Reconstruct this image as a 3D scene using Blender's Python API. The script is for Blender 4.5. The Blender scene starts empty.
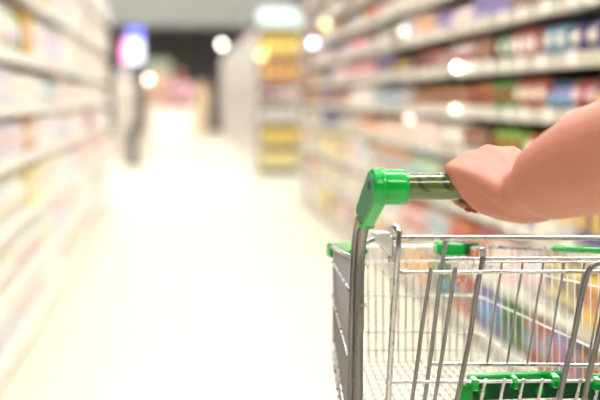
import bpy, bmesh, math, random
import numpy as np
from mathutils import Vector, Matrix, Quaternion

random.seed(11)
scene = bpy.context.scene
COL = scene.collection
PI = math.pi

# ------------------------------------------------------------------ camera
FPX, CX, CY = 1700.0, 300.0, 200.0          # focal length in pixels of a 600 x 400 frame
cam_data = bpy.data.cameras.new('camera')
cam = bpy.data.objects.new('camera', cam_data)
COL.objects.link(cam)
cam_data.sensor_width = 36.0
cam_data.lens = FPX / 600.0 * 36.0
YAW = math.atan(125 / 1700)                  # aisle runs along +Y, camera turned a little to the right
PITCH = math.atan(102 / 1700)                # and tipped slightly down
cam.location = (0, 0, 1.15)
cam.rotation_euler = (PI / 2 - PITCH, 0, -YAW)
cam_data.dof.use_dof = True
cam_data.dof.focus_distance = 2.32
cam_data.dof.aperture_fstop = 3.7
cam_data.dof.aperture_blades = 0
cam_data.clip_end = 200
scene.camera = cam

# ------------------------------------------------------------------ world, exposure
world = bpy.data.worlds.new('world')
scene.world = world
world.use_nodes = True
world.node_tree.nodes['Background'].inputs[0].default_value = (1.0, 0.98, 0.95, 1)
world.node_tree.nodes['Background'].inputs[1].default_value = 0.25
vs = scene.view_settings
vs.view_transform = 'Standard'
vs.look = 'None'
vs.gamma = 1.0
vs.use_curve_mapping = False
vs.exposure = 1.6
LAMP = 9.0                                    # strength of the ceiling tubes


# ------------------------------------------------------------------ materials
def srgb(r, g, b):
    f = lambda c: (c / 255 / 12.92) if c / 255 <= 0.04045 else ((c / 255 + 0.055) / 1.055) ** 2.4
    return (f(r), f(g), f(b), 1)


MATS = {}


def mat(name, col, rough=0.5, metal=0.0, emit=0.0, noise=0.0, nscale=20.0, bump=0.0, coat=0.0, sss=0.0, rnoise=0.0):
    if name in MATS:
        return MATS[name]
    m = bpy.data.materials.new(name)
    m.use_nodes = True
    nt = m.node_tree
    b = nt.nodes['Principled BSDF']
    b.inputs['Base Color'].default_value = col
    b.inputs['Roughness'].default_value = rough
    b.inputs['Metallic'].default_value = metal
    if coat:
        b.inputs['Coat Weight'].default_value = coat
        b.inputs['Coat Roughness'].default_value = 0.05
    if sss:
        b.inputs['Subsurface Weight'].default_value = sss
        b.inputs['Subsurface Radius'].default_value = (0.012, 0.004, 0.002)
        b.inputs['Subsurface Scale'].default_value = 1.0
    if emit:
        b.inputs['Emission Color'].default_value = col
        b.inputs['Emission Strength'].default_value = emit
    if noise or bump or rnoise:
        tc = nt.nodes.new('ShaderNodeTexCoord')
        n = nt.nodes.new('ShaderNodeTexNoise')
        n.inputs['Scale'].default_value = nscale
        n.inputs['Detail'].default_value = 4
        nt.links.new(tc.outputs['Object'], n.inputs['Vector'])
        if noise:
            mx = nt.nodes.new('ShaderNodeMix')
            mx.data_type = 'RGBA'
            mx.inputs[6].default_value = tuple(max(0, c * (1 - noise)) for c in col[:3]) + (1,)
            mx.inputs[7].default_value = tuple(min(1, c * (1 + noise)) for c in col[:3]) + (1,)
            nt.links.new(n.outputs['Fac'], mx.inputs[0])
            nt.links.new(mx.outputs[2], b.inputs['Base Color'])
        if rnoise:
            mr = nt.nodes.new('ShaderNodeMapRange')
            mr.inputs[3].default_value = max(0.02, rough - rnoise)
            mr.inputs[4].default_value = rough + rnoise
            nt.links.new(n.outputs['Fac'], mr.inputs[0])
            nt.links.new(mr.outputs[0], b.inputs['Roughness'])
        if bump:
            bp = nt.nodes.new('ShaderNodeBump')
            bp.inputs['Strength'].default_value = bump
            bp.inputs['Distance'].default_value = 0.002
            nt.links.new(n.outputs['Fac'], bp.inputs['Height'])
            nt.links.new(bp.outputs[0], b.inputs['Normal'])
    MATS[name] = m
    return m


STEEL = mat('zinc_plated_steel', (0.62, 0.60, 0.60, 1), 0.28, 1.0, noise=0.10, nscale=60, rnoise=0.06)
DULL = mat('dull_steel', (0.30, 0.28, 0.28, 1), 0.38, 1.0, noise=0.12, nscale=40, rnoise=0.06)
CHROME = mat('bright_wire', (0.86, 0.86, 0.85, 1), 0.30, 0.45)
GALV = mat('galvanised_wire', (0.42, 0.40, 0.40, 1), 0.5, 0.55, noise=0.08, nscale=60)
GREEN = mat('green_plastic', srgb(0, 172, 60), 0.24, noise=0.05, nscale=30, coat=0.25)
DGREEN = mat('dark_green_plastic', srgb(0, 80, 40), 0.4, noise=0.08, nscale=30)
OLIVE = mat('olive_handle_film', srgb(88, 106, 48), 0.22, noise=0.12, nscale=25, coat=0.8)
OLIVED = mat('dark_handle_print', srgb(56, 68, 34), 0.2, coat=0.8)
WHITEP = mat('white_plastic', srgb(242, 241, 243), 0.45, noise=0.03, nscale=30)
RUBBER = mat('grey_rubber', srgb(70, 70, 72), 0.8, noise=0.1)
SKIN = mat('skin', srgb(190, 124, 105), 0.48, noise=0.07, nscale=18, bump=0.08, sss=0.12)
NAIL = mat('nail_polish', srgb(214, 96, 84), 0.25, coat=0.5)
CLOTH = mat('white_cotton', srgb(225, 222, 216), 0.9, noise=0.05, nscale=80, bump=0.2)
FLOORM = mat('cream_floor_tile', srgb(230, 224, 203), 0.30, noise=0.02, nscale=3, rnoise=0.05)
JOINT = mat('floor_joint', srgb(206, 198, 178), 0.6, noise=0.05)
CEILM = mat('dark_ceiling', srgb(86, 86, 88), 0.9, noise=0.1, nscale=2)
WALLM = mat('dark_wall', srgb(104, 100, 104), 0.9, noise=0.1, nscale=2)
SIDEW = mat('side_wall', srgb(150, 144, 140), 0.9, noise=0.05, nscale=2)
TUBE = mat('lamp_diffuser', (1.0, 0.972, 0.925, 1), 0.5, emit=LAMP)
HOUSING = mat('lamp_housing', srgb(128, 128, 126), 0.6, noise=0.03)
SHELFW = mat('shelf_steel_white', srgb(236, 233, 226), 0.5, noise=0.03, nscale=5)  # paler copy of the shelf steel, washed-out light put into its colour
SHELFM = mat('shelf_steel_light', srgb(176, 172, 164), 0.5, noise=0.04, nscale=5)
SHELFD = mat('shelf_steel_dark', srgb(58, 56, 56), 0.6, noise=0.08, nscale=5)
SHELFG = mat('shelf_steel_grey', srgb(150, 147, 142), 0.6, noise=0.08, nscale=5)
STRIPM = mat('price_strip_cream', srgb(196, 190, 172), 0.35, noise=0.04, nscale=5)
CARDM = mat('price_card_white', srgb(250, 250, 246), 0.4, noise=0.02, nscale=5)
BACKD = mat('back_panel_dark', srgb(52, 46, 46), 0.8, noise=0.1, nscale=5)
BACKL = mat('back_panel_light', srgb(226, 222, 214), 0.8, noise=0.04, nscale=5)


# ------------------------------------------------------------------ mesh helpers
def link(o, parent=None):
    COL.objects.link(o)
    if parent is not None:
        o.parent = parent
    return o


def obj(name, bm, m, parent=None, smooth=False, loc=None):
    me = bpy.data.meshes.new(name)
    bmesh.ops.recalc_face_normals(bm, faces=bm.faces)
    bm.to_mesh(me)
    bm.free()
    for mm in (m if isinstance(m, (list, tuple)) else [m]):
        me.materials.append(mm)
    if smooth:
        me.polygons.foreach_set('use_smooth', [True] * len(me.polygons))
    o = bpy.data.objects.new(name, me)
    if loc is not None:
        o.location = loc
    return link(o, parent)


def empty(name, loc=(0, 0, 0), rotz=0.0):
    o = bpy.data.objects.new(name, None)
    o.empty_display_size = 0.1
    o.location = loc
    o.rotation_euler = (0, 0, rotz)
    return link(o)


def tag(o, label=None, cat=None, group=None, kind=None):
    if label:
        o['label'] = label
    if cat:
        o['category'] = cat
    if group:
        o['group'] = group
    if kind:
        o['kind'] = kind
    return o


def add_box(bm, c, s, bev=0.0, rot=None, mi=0):
    r = bmesh.ops.create_cube(bm, size=1.0)
    M = Matrix.Translation(c) @ (rot.to_4x4() if rot else Matrix.Identity(4)) @ Matrix.Diagonal((s[0], s[1], s[2], 1))
    bmesh.ops.transform(bm, matrix=M, verts=r['verts'])
    fs = {f for v in r['verts'] for f in v.link_faces}
    for f in fs:
        f.material_index = mi
    if bev:
        es = {e for v in r['verts'] for e in v.link_edges}
        bmesh.ops.bevel(bm, geom=list(es), offset=bev, segments=2, affect='EDGES', profile=0.5)


def box(name, lo, hi, m, parent=None, bev=0.0):
    bm = bmesh.new()
    lo, hi = Vector(lo), Vector(hi)
    add_box(bm, (lo + hi) / 2, hi - lo, bev)
    return obj(name, bm, m, parent)


def spline(pts, n=6):
    """Catmull-Rom through the points."""
    P = [Vector(p) for p in pts]
    if len(P) < 3:
        return P
    out = []
    Q = [P[0] * 2 - P[1]] + P + [P[-1] * 2 - P[-2]]
    for i in range(1, len(Q) - 2):
        a, b, c, d = Q[i - 1:i + 3]
        for k in range(n):
            t = k / n
            out.append(0.5 * ((2 * b) + (c - a) * t + (2 * a - 5 * b + 4 * c - d) * t * t + (3 * b - a - 3 * c + d) * t ** 3))
    out.append(P[-1])
    return out


def add_tube(bm, pts, r, seg=10, mi=0, close=False):
    pts = [Vector(p) for p in pts]
    n = len(pts)
    rs = r if isinstance(r, (list, tuple)) else [r] * n
    tans = []
    for i in range(n):
        if close:
            t = pts[(i + 1) % n] - pts[i - 1]
        else:
            t = pts[min(i + 1, n - 1)] - pts[max(i - 1, 0)]
        tans.append(t.normalized())
    up = Vector((0, 0, 1)) if abs(tans[0].z) < 0.9 else Vector((0, 1, 0))
    nrm = (up - tans[0] * up.dot(tans[0])).normalized()
    rings = []
    for i in range(n):
        if i:
            nrm = (nrm - tans[i] * nrm.dot(tans[i])).normalized()
        bn = tans[i].cross(nrm)
        rings.append([bm.verts.new(pts[i] + (nrm * math.cos(2 * PI * k / seg) + bn * math.sin(2 * PI * k / seg)) * rs[i]) for k in range(seg)])
    for i in range(n if close else n - 1):
        a, b = rings[i], rings[(i + 1) % n]
        for k in range(seg):
            f = bm.faces.new((a[k], a[(k + 1) % seg], b[(k + 1) % seg], b[k]))
            f.material_index = mi
            f.smooth = True
    if not close:
        for ring, s, t in ((rings[0], -1, tans[0]), (rings[-1], 1, tans[-1])):
            i = 0 if s < 0 else n - 1
            tip = bm.verts.new(pts[i] + t * s * rs[i] * 0.4)
            for k in range(seg):
                f = bm.faces.new((ring[k], ring[(k + 1) % seg], tip))
                f.material_index = mi
                f.smooth = True


def tube(name, pts, r, m, parent=None, seg=10):
    bm = bmesh.new()
    add_tube(bm, pts, r, seg)
    return obj(name, bm, m, parent)


def lathe(bm, prof, axis_o, axis, seg=24, mi=0):
    """prof: (distance along axis, radius)."""
    axis = Vector(axis).normalized()
    u = axis.orthogonal().normalized()
    v = axis.cross(u)
    rings = []
    for a, r in prof:
        c = Vector(axis_o) + axis * a
        rings.append([bm.verts.new(c + (u * math.cos(2 * PI * k / seg) + v * math.sin(2 * PI * k / seg)) * max(r, 1e-5)) for k in range(seg)])
    for a, b in zip(rings, rings[1:]):
        for k in range(seg):
            f = bm.faces.new((a[k], a[(k + 1) % seg], b[(k + 1) % seg], b[k]))
            f.material_index = mi
            f.smooth = True
    for ring in (rings[0], rings[-1]):
        f = bm.faces.new(ring)
        f.material_index = mi


def hull2d(ps):
    ps = sorted(set(ps))

    def half(it):
        h = []
        for p in it:
            while len(h) > 1 and (h[-1][0] - h[-2][0]) * (p[1] - h[-2][1]) - (h[-1][1] - h[-2][1]) * (p[0] - h[-2][0]) <= 0:
                h.pop()
            h.append(p)
        return h
    a, b = half(ps), half(ps[::-1])
    return a[:-1] + b[:-1]


def prism(name, poly, o, u, v, w, m, parent=None, bev=0.0, seg=2):
    """polygon in the (u, v) plane at o, thickness along w."""
    bm = bmesh.new()
    o, u, v, w = map(Vector, (o, u, v, w))
    a = [bm.verts.new(o + u * p[0] + v * p[1]) for p in poly]
    b = [bm.verts.new(o + u * p[0] + v * p[1] + w) for p in poly]
    fa = bm.faces.new(a)
    fb = bm.faces.new(b[::-1])
    n = len(poly)
    for i in range(n):
        bm.faces.new((a[i], b[i], b[(i + 1) % n], a[(i + 1) % n]))
    if bev:
        es = list(fa.edges) + list(fb.edges)
        bmesh.ops.bevel(bm, geom=es, offset=bev, segments=seg, affect='EDGES', profile=0.5)
    return obj(name, bm, m, parent)


# ================================================================== the hall
RX, LX = 1.38, -0.67          # fronts of the two shelving rows
CEIL = 3.62


def struct(o):
    o['kind'] = 'structure'
    return o


struct(box('floor', (-9, -6, -0.1), (12, 62, -0.003), JOINT))
floor = bpy.data.objects['floor']
# large cream floor tiles, the ones in view each a piece of its own
tile_bm = bmesh.new()
add_box(tile_bm, (0, 0, 0), (0.597, 0.597, 0.006), 0.0015)
first = obj('floor_tile', tile_bm, FLOORM, floor)
first_used = False
for iy in range(-2, 42):
    for ix in range(-3, 4):
        x, y = 0.36 + ix * 0.6, 0.3 + iy * 0.6
        if x - 0.3 < LX - 0.9 or x + 0.3 > RX + 0.9:
            continue
        if first_used:
            t = first.copy()
            COL.objects.link(t)
        else:
            t, first_used = first, True
        t.location = (x, y, -0.003)
rest = bmesh.new()
for iy in range(-10, 103):
    for ix in range(-15, 19):
        x, y = 0.36 + ix * 0.6, 0.3 + iy * 0.6
        if -2 <= iy < 42 and -3 <= ix < 4 and not (x - 0.3 < LX - 0.9 or x + 0.3 > RX + 0.9):
            continue
        vsq = [rest.verts.new((x + sx * 0.2985, y + sy * 0.2985, 0.0)) for sx, sy in ((-1, -1), (1, -1), (1, 1), (-1, 1))]
        rest.faces.new(vsq)
tag(obj('far_floor_tile', rest, FLOORM, floor), kind='stuff')
struct(box('ceiling', (-9, -6, CEIL), (12, 62, CEIL + 0.1), CEILM))
struct(box('wall_back', (-9, 58, 0), (12, 58.2, CEIL), WALLM))
struct(box('wall_front', (-9, -6.2, 0), (12, -6, CEIL), SIDEW))
LIGHTW = mat('pale_side_wall', srgb(214, 208, 202), 0.9, noise=0.05, nscale=2)
struct(box('wall_left', (-9.2, -6, 0), (-9, 58, CEIL), LIGHTW))
struct(box('wall_right', (12, -6, 0), (12.2, 58, CEIL), LIGHTW))

ORD = ['first', 'second', 'third', 'fourth', 'fifth', 'sixth', 'seventh', 'eighth', 'ninth', 'tenth', 'eleventh', 'twelfth',
       'thirteenth', 'fourteenth', 'fifteenth', 'sixteenth', 'seventeenth', 'eighteenth', 'nineteenth', 'twentieth', 'twenty-first']
# ceiling light fixtures across the aisle
ly = [-0.6 + 3.2 * i for i in range(18)]  # first fixture, behind the view, added to brighten hand and cart wires
for i, y in enumerate(ly):
    t = empty('ceiling_light', (0.4, y, CEIL))
    bm = bmesh.new()
    add_box(bm, (0, 0, -0.03), (5.2, 0.5, 0.05), 0.008)
    for s in (-1, 1):
        add_box(bm, (0, s * 0.245, -0.115), (5.2, 0.012, 0.13), 0.002)
        add_box(bm, (s * 2.594, 0, -0.115), (0.012, 0.478, 0.13), 0.002)
    obj('housing', bm, HOUSING, t)
    bm = bmesh.new()
    add_box(bm, (0, 0, -0.070), (5.1, 0.44, 0.020), 0.004)
    obj('diffuser', bm, TUBE, t)
    tag(t, 'long white ceiling light across the aisle, %s from the near end' % ORD[i], 'ceiling light', 'ceiling lights over the aisle')

# ================================================================== shelving
SR = [0.10, 0.37, 0.64, 0.90, 1.10, 1.30, 1.50, 1.70, 1.90, 2.10]     # shelf heights, right row
SL = [0.10, 0.36, 0.63, 0.90, 1.12, 1.34, 1.63, 1.94]                       # left row


def shelving(y0, y1, side, levels, top, label, group, dark, depth=0.42, cards=True):
    """one bay; side +1: front faces -X (right row), -1: front faces +X (left row)."""
    fx = RX if side > 0 else LX
    L = y1 - y0
    t = empty('shelving_unit', (fx + side * depth / 2, (y0 + y1) / 2, 0))
    X = lambda d: side * (d - depth / 2)          # d = distance behind the shelf front
    sm, bk = (SHELFM, BACKD) if dark else (SHELFW, BACKL)

    def bx(name, d0, d1, ya, yb, z0, z1, m, par=t, bev=0.0):
        xs = sorted((X(d0), X(d1)))
        return box(name, (xs[0], ya, z0), (xs[1], yb, z1), m, par, bev)
    bx('back_panel', depth - 0.03, depth, -L / 2 + 0.002, L / 2 - 0.002, 0.0, top, bk)
    bx('base_plinth', 0.02, depth - 0.03, -L / 2 + 0.002, L / 2 - 0.002, 0.0, levels[0] - 0.03, SHELFG if dark else SHELFW)
    for s in (-1, 1):
        bx('upright', depth - 0.09, depth - 0.03, s * (L / 2 - 0.022) - 0.02, s * (L / 2 - 0.022) + 0.02, 0.0, top, SHELFD if dark else SHELFG)
    for k, z in enumerate(levels):
        sh = bx('shelf', 0.004, depth - 0.03, -L / 2 + 0.004, L / 2 - 0.004, z - 0.03, z, sm, t)
        bx('price_strip', -0.006, 0.004, -L / 2 + 0.006, L / 2 - 0.006, z - 0.044, z + 0.010, STRIPM if dark else SHELFW, sh)
        if cards:
            y = -L / 2 + random.uniform(0.08, 0.3)
            while y < L / 2 - 0.12:
                bx('price_card', -0.010, -0.006, y, y + 0.09, z - 0.040, z + 0.016, CARDM, sh)
                y += random.uniform(0.22, 0.5)
    tag(t, label, 'shelving', group)
    return t


RB = [4.4 + 2.06 * i for i in range(8)]         # bay edges right 4.4 .. 18.8
LB = [5.2 + 2.13 * i for i in range(7)]         # bay edges left 5.2 .. 18.0
for i in range(7):
    shelving(RB[i], RB[i + 1], 1, SR, 2.35, 'dark-backed shelving bay, %s from the near end of the right-hand row' % ORD[i], 'right-hand shelving row', True)
for i in range(6):
    shelving(LB[i], LB[i + 1], -1, SL, 2.3, 'pale shelving bay, %s from the near end of the left-hand row' % ORD[i], 'left-hand shelving row', False)


# ---- product prototypes (meshes shared by all copies; unit size 1 x 1 x 1 standing on z = 0)
def proto(kind):
    bm = bmesh.new()
    if kind == 'carton':
        add_box(bm, (0, 0, 0.46), (1, 1, 0.92), 0.02)
        add_box(bm, (0, 0, 0.955), (0.86, 0.12, 0.09))
        add_box(bm, (0, -0.502, 0.5), (0.7, 0.01, 0.42), mi=1)
    elif kind == 'bottle':
        lathe(bm, [(0, .42), (.02, .47), (.2, .47), (.2, .475), (.52, .475), (.52, .47), (.62, .46), (.74, .34), (.82, .2), (.86, .2)], (0, 0, 0), (0, 0, 1), 12)
        lathe(bm, [(.86, .23), (.86, .24), (.99, .24), (1.0, .2)], (0, 0, 0), (0, 0, 1), 12, 1)
        for f in bm.faces:
            c = f.calc_center_median()
            if 0.2 < c.z < 0.52 and abs(f.normal.z) < 0.5:
                f.material_index = 1
    elif kind == 'pouch':
        n = 6
        g = {}
        for s in (-1, 1):
            for i in range(n + 1):
                for j in range(n + 1):
                    u, v = i / n, j / n
                    th = 0.5 * (math.sin(PI * u) ** 0.5) * (math.sin(PI * v) ** 0.6) if 0 < i < n and 0 < j < n else 0.0
                    key = (s if th else 0, i, j)
                    if key not in g:
                        g[key] = bm.verts.new(((u - .5), s * th, v))
        for s in (-1, 1):
            for i in range(n):
                for j in range(n):
                    vs4 = [g.get((s, a, b)) or g[(0, a, b)] for a, b in ((i, j), (i + 1, j), (i + 1, j + 1), (i, j + 1))]
                    f = bm.faces.new(vs4)
                    f.smooth = True
                    if 2 <= j <= 3 and 1 <= i <= 4:
                        f.material_index = 1
    elif kind == 'jar':
        lathe(bm, [(0, .44), (.03, .48), (.70, .48), (.78, .42), (.80, .38)], (0, 0, 0), (0, 0, 1), 12)
        lathe(bm, [(.80, .44), (.81, .45), (.97, .45), (1.0, .42)], (0, 0, 0), (0, 0, 1), 12, 1)
    elif kind == 'tub':
        add_box(bm, (0, 0, 0.42), (0.92, 0.92, 0.84), 0.10)
        add_box(bm, (0, 0, 0.92), (1.0, 1.0, 0.16), 0.05, mi=1)
    elif kind == 'pack':
        add_box(bm, (0, 0, 0.5), (1.0, 1.0, 1.0), 0.16)
        add_box(bm, (0, -0.49, 0.5), (0.98 * 0.68, 0.03, 0.36), 0.0, mi=1)
    bmesh.ops.recalc_face_normals(bm, faces=bm.faces)
    me = bpy.data.meshes.new(kind)
    bm.to_mesh(me)
    bm.free()
    me.materials.append(None)
    me.materials.append(None)
    return me


PROTO = {k: proto(k) for k in ('carton', 'bottle', 'pouch', 'jar', 'tub', 'pack')}
NAMES = {'carton': ('food_carton', 'carton'), 'bottle': ('bottle', 'bottle'), 'pouch': ('snack_pouch', 'pouch'), 'jar': ('lidded_jar', 'jar'), 'tub': ('plastic_tub', 'tub'), 'pack': ('wrapped_pack', 'pack')}
PAL = {
    'green': (72, 134, 30), 'lime green': (124, 180, 30), 'red': (160, 34, 32), 'orange': (204, 104, 30), 'deep orange': (176, 68, 26),
    'yellow': (222, 180, 40), 'pale yellow': (244, 230, 160), 'purple': (70, 46, 124), 'lilac': (140, 130, 190), 'pink': (214, 120, 140),
    'pale pink': (240, 206, 206), 'magenta': (165, 34, 90), 'tan': (166, 112, 56), 'brown': (96, 44, 28), 'navy': (22, 26, 62),
    'light blue': (108, 160, 190), 'teal': (60, 168, 172), 'white': (244, 241, 235), 'cream': (242, 232, 210), 'pale grey': (200, 198, 194),
    'peach': (224, 168, 128), 'dark': (30, 24, 24), 'pale green': (198, 214, 168), 'pale lilac': (226, 220, 234), 'beige': (212, 196, 168), 'pale peach': (244, 216, 192),
}
pm = {k: mat('pack_' + k.replace(' ', '_'), srgb(*v), 0.38, noise=0.10, nscale=7) for k, v in PAL.items()}
PALEACC_WASHED = ['white', 'cream', 'white', 'pale pink', 'pale lilac']  # accents paled likewise for the washed-out left row
SEEN = {}
ACC = ['white', 'cream', 'yellow', 'red', 'pale pink', 'navy', 'light blue']
COUNT = {}


def product(kind, colour, acc, x, y, z, w, d, h, face, label, group):
    nm, cat = NAMES[kind]
    o = bpy.data.objects.new(nm, PROTO[kind])
    for i, c in ((0, colour), (1, acc)):
        o.material_slots[i].link = 'OBJECT'
        o.material_slots[i].material = pm[c]
    o.location = (x, y, z)
    o.scale = (w, d, h)
    o.rotation_euler = (0, 0, face)
    COUNT[kind] = COUNT.get(kind, 0) + 1
    tag(o, label, cat, group)
    return link(o)


def fill(side, levels, li, runs, top, side_word):
    """runs: list of (y_start, y_end, colour, kind) packed along one shelf."""
    fx = RX if side > 0 else LX
    bays = RB if side > 0 else LB
    z = levels[li]
    gap = (levels[li + 1] if li + 1 < len(levels) else top) - z - 0.05
    for ya, yb, colour, kind in runs:
        far = ya > 10.5
        w = {'carton': 0.15, 'bottle': 0.10, 'pouch': 0.17, 'jar': 0.11, 'tub': 0.15, 'pack': 0.19}[kind] * random.uniform(0.9, 1.15) * (1.55 if far else 1.0) * (1.15 if side < 0 else 1.0)
        n = max(1, int((yb - ya) / (w + 0.006)))
        step = (yb - ya) / n
        w = min(w, step - 0.005)
        h = min(gap * (random.uniform(0.66, 0.90) if side > 0 and li > 2 else random.uniform(0.82, 0.97)), 0.30)
        dd = {'carton': 0.09, 'bottle': w, 'pouch': 0.09, 'jar': w, 'tub': 0.13, 'pack': 0.13}[kind]
        acc = random.choice([a for a in (ACC if side > 0 else PALEACC_WASHED) if a != colour])
        if colour in ('tan', 'brown'):
            acc = 'brown' if colour == 'tan' else 'tan'
        for q in range(n):
            y = ya + (q + 0.5) * step
            bi = max(0, min(len(bays) - 2, sum(1 for b in bays if b <= y) - 1))
            key = (colour, kind, li, bi, side)
            SEEN[key] = SEEN.get(key, 0) + 1
            lab = '%s %s %s from the near end, %s shelf up, %s bay, %s row' % (ORD[SEEN[key] - 1], colour, NAMES[kind][0].replace('_', ' '), ORD[li], ORD[bi], side_word)
            grp = '%ss on the %s shelving' % (NAMES[kind][0].replace('_', ' '), side_word)
            product(kind, colour, acc, fx + side * (0.015 + dd / 2), y, z + 0.0008, w, dd, h, PI / 2 * (-1 if side > 0 else 1), lab, grp)


def runs_from(spec, rnd_cols, y0, y1, seglen, kinds=('carton', 'pouch', 'bottle', 'jar', 'tub', 'pack')):
    """spec: list of (y_start, colour, kind) going away from the camera; gaps filled from rnd_cols."""
    out = []
    y = y0
    spec = sorted(spec)
    i = 0
    while y < y1 - 0.05:
        if i < len(spec) and y >= spec[i][0] - 1e-6:
            ys, ye, c, k = spec[i]
            i += 1
            out.append((y, min(ye, y1), c, k))
            y = min(ye, y1)
        else:
            nxt = spec[i][0] if i < len(spec) else y1
            ye = min(nxt, y + random.uniform(*seglen))
            if nxt - ye < 0.15:
                ye = nxt
            out.append((y, ye, random.choice(rnd_cols), random.choice(kinds)))
            y = ye
    return out


WARM = ['orange', 'deep orange', 'tan', 'cream', 'yellow', 'red', 'white', 'peach', 'brown', 'pale pink']
COOL = ['lilac', 'pink', 'white', 'pale grey', 'pale pink', 'pale lilac', 'peach', 'light blue', 'cream', 'navy']
LIGHT = ['cream', 'beige', 'peach', 'pale pink', 'pale yellow', 'pale grey', 'orange', 'white', 'pale green', 'beige']
RSPEC = {
    6: [(5.2, 6.3, 'dark', 'carton'), (6.3, 7.0, 'brown', 'carton'), (10.4, 11.4, 'navy', 'pouch'), (12.2, 13.6, 'pink', 'carton')],
    5: [(4.9, 5.55, 'orange', 'pouch'), (5.55, 6.05, 'purple', 'pouch'), (6.05, 6.5, 'light blue', 'pouch'), (6.5, 6.95, 'red', 'carton'), (6.95, 7.4, 'green', 'pouch'),
        (7.4, 7.9, 'brown', 'carton'), (7.9, 8.6, 'pale grey', 'bottle'), (8.6, 9.2, 'orange', 'pouch'), (9.2, 9.9, 'deep orange', 'pouch'),
        (9.9, 11.0, 'navy', 'carton'), (11.0, 11.9, 'lilac', 'pouch'), (11.9, 14.0, 'pink', 'pouch'), (14.0, 15.0, 'pale pink', 'carton'), (15.0, 16.2, 'lilac', 'bottle')],
    4: [(4.9, 5.6, 'purple', 'carton'), (5.6, 6.0, 'red', 'pouch'), (6.0, 6.4, 'lilac', 'bottle'), (6.4, 7.0, 'deep orange', 'pouch'), (7.0, 7.6, 'green', 'pouch'),
        (7.6, 8.0, 'orange', 'pouch'), (8.0, 9.9, 'tan', 'carton'), (9.9, 10.5, 'navy', 'carton'), (10.5, 12.0, 'pale grey', 'bottle'), (12.0, 13.5, 'white', 'carton'),
        (13.5, 15.0, 'peach', 'carton'), (15.0, 16.4, 'lilac', 'carton')],
    3: [(5.0, 6.1, 'purple', 'pouch'), (6.1, 6.8, 'orange', 'pouch'), (6.8, 7.5, 'lime green', 'pouch'), (7.5, 8.2, 'brown', 'carton'), (8.2, 9.0, 'cream', 'bottle'),
        (9.0, 10.0, 'pale pink', 'carton'), (10.0, 11.5, 'peach', 'carton'), (11.5, 13.0, 'orange', 'carton'), (13.0, 14.6, 'pale grey', 'bottle'), (14.6, 16.2, 'lilac', 'bottle')],
    2: [(5.0, 5.45, 'yellow', 'carton'), (5.45, 5.85, 'purple', 'carton'), (5.85, 6.15, 'pale grey', 'carton'), (6.15, 6.5, 'cream', 'carton'), (6.5, 6.75, 'lilac', 'carton'), (6.75, 7.1, 'magenta', 'pouch'),
        (7.1, 7.5, 'red', 'pouch'), (7.5, 8.1, 'orange', 'pouch'), (8.1, 8.9, 'tan', 'carton'), (8.9, 10.2, 'pale green', 'bottle'), (10.2, 12.0, 'peach', 'carton')],
    1: [(5.0, 5.75, 'yellow', 'carton'), (5.75, 6.4, 'pale yellow', 'pouch'), (6.4, 6.9, 'white', 'bottle'), (6.9, 7.4, 'pale pink', 'carton'), (7.4, 7.9, 'pink', 'pouch'),
        (7.9, 8.6, 'orange', 'carton'), (8.6, 9.4, 'pale grey', 'carton'), (9.4, 10.5, 'deep orange', 'carton'), (10.5, 12.5, 'cream', 'carton')],
    0: [(5.0, 5.8, 'tan', 'carton'), (5.8, 6.2, 'lilac', 'carton'), (6.2, 6.7, 'deep orange', 'carton'), (6.7, 7.3, 'green', 'pouch'), (7.3, 7.9, 'lilac', 'bottle'),
        (7.9, 8.5, 'orange', 'carton'), (8.5, 9.2, 'green', 'bottle'), (9.2, 10.4, 'peach', 'carton')],
}
for li in range(len(SR)):
    pal = COOL if li >= 6 else (WARM if li >= 4 else LIGHT)
    y0 = [4.45, 4.45, 4.45, 4.45, 4.45, 4.45, 5.2, 7.5, 10.0, 12.6][li]
    fill(1, SR, li, runs_from(RSPEC.get(li, []), pal if li < 7 else COOL + WARM, y0, 18.7, (0.4, 1.0)), 2.35, 'right-hand')

PALE_WASHED = ['cream', 'white', 'white', 'pale peach', 'white', 'pale pink', 'white', 'pale lilac', 'white', 'cream']  # mostly whites: the left row's washed-out brightness is partly in the colours
LSPEC = {
    7: [(15.0, 15.7, 'orange', 'pouch')],
    6: [(8.0, 9.0, 'pale yellow', 'pouch'), (9.0, 9.6, 'yellow', 'carton'), (13.3, 14.0, 'peach', 'jar')],
    5: [(7.2, 7.8, 'pale green', 'bottle'), (7.8, 8.4, 'yellow', 'carton')],
    4: [(9.3, 10.2, 'teal', 'bottle')],
    3: [(8.0, 8.6, 'peach', 'carton'), (13.5, 14.6, 'pink', 'carton')],
    2: [(8.0, 8.7, 'pale yellow', 'carton'), (10.8, 11.6, 'pale lilac', 'carton')],
}
for li in range(len(SL)):
    y0 = [5.25, 5.25, 5.25, 5.25, 5.25, 5.25, 6.2, 9.5][li]
    fill(-1, SL, li, runs_from(LSPEC.get(li, []), PALE_WASHED, y0, 17.9, (0.7, 1.5), ('pack', 'tub', 'bottle', 'jar', 'pouch', 'pack')), 2.3, 'left-hand')

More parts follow.
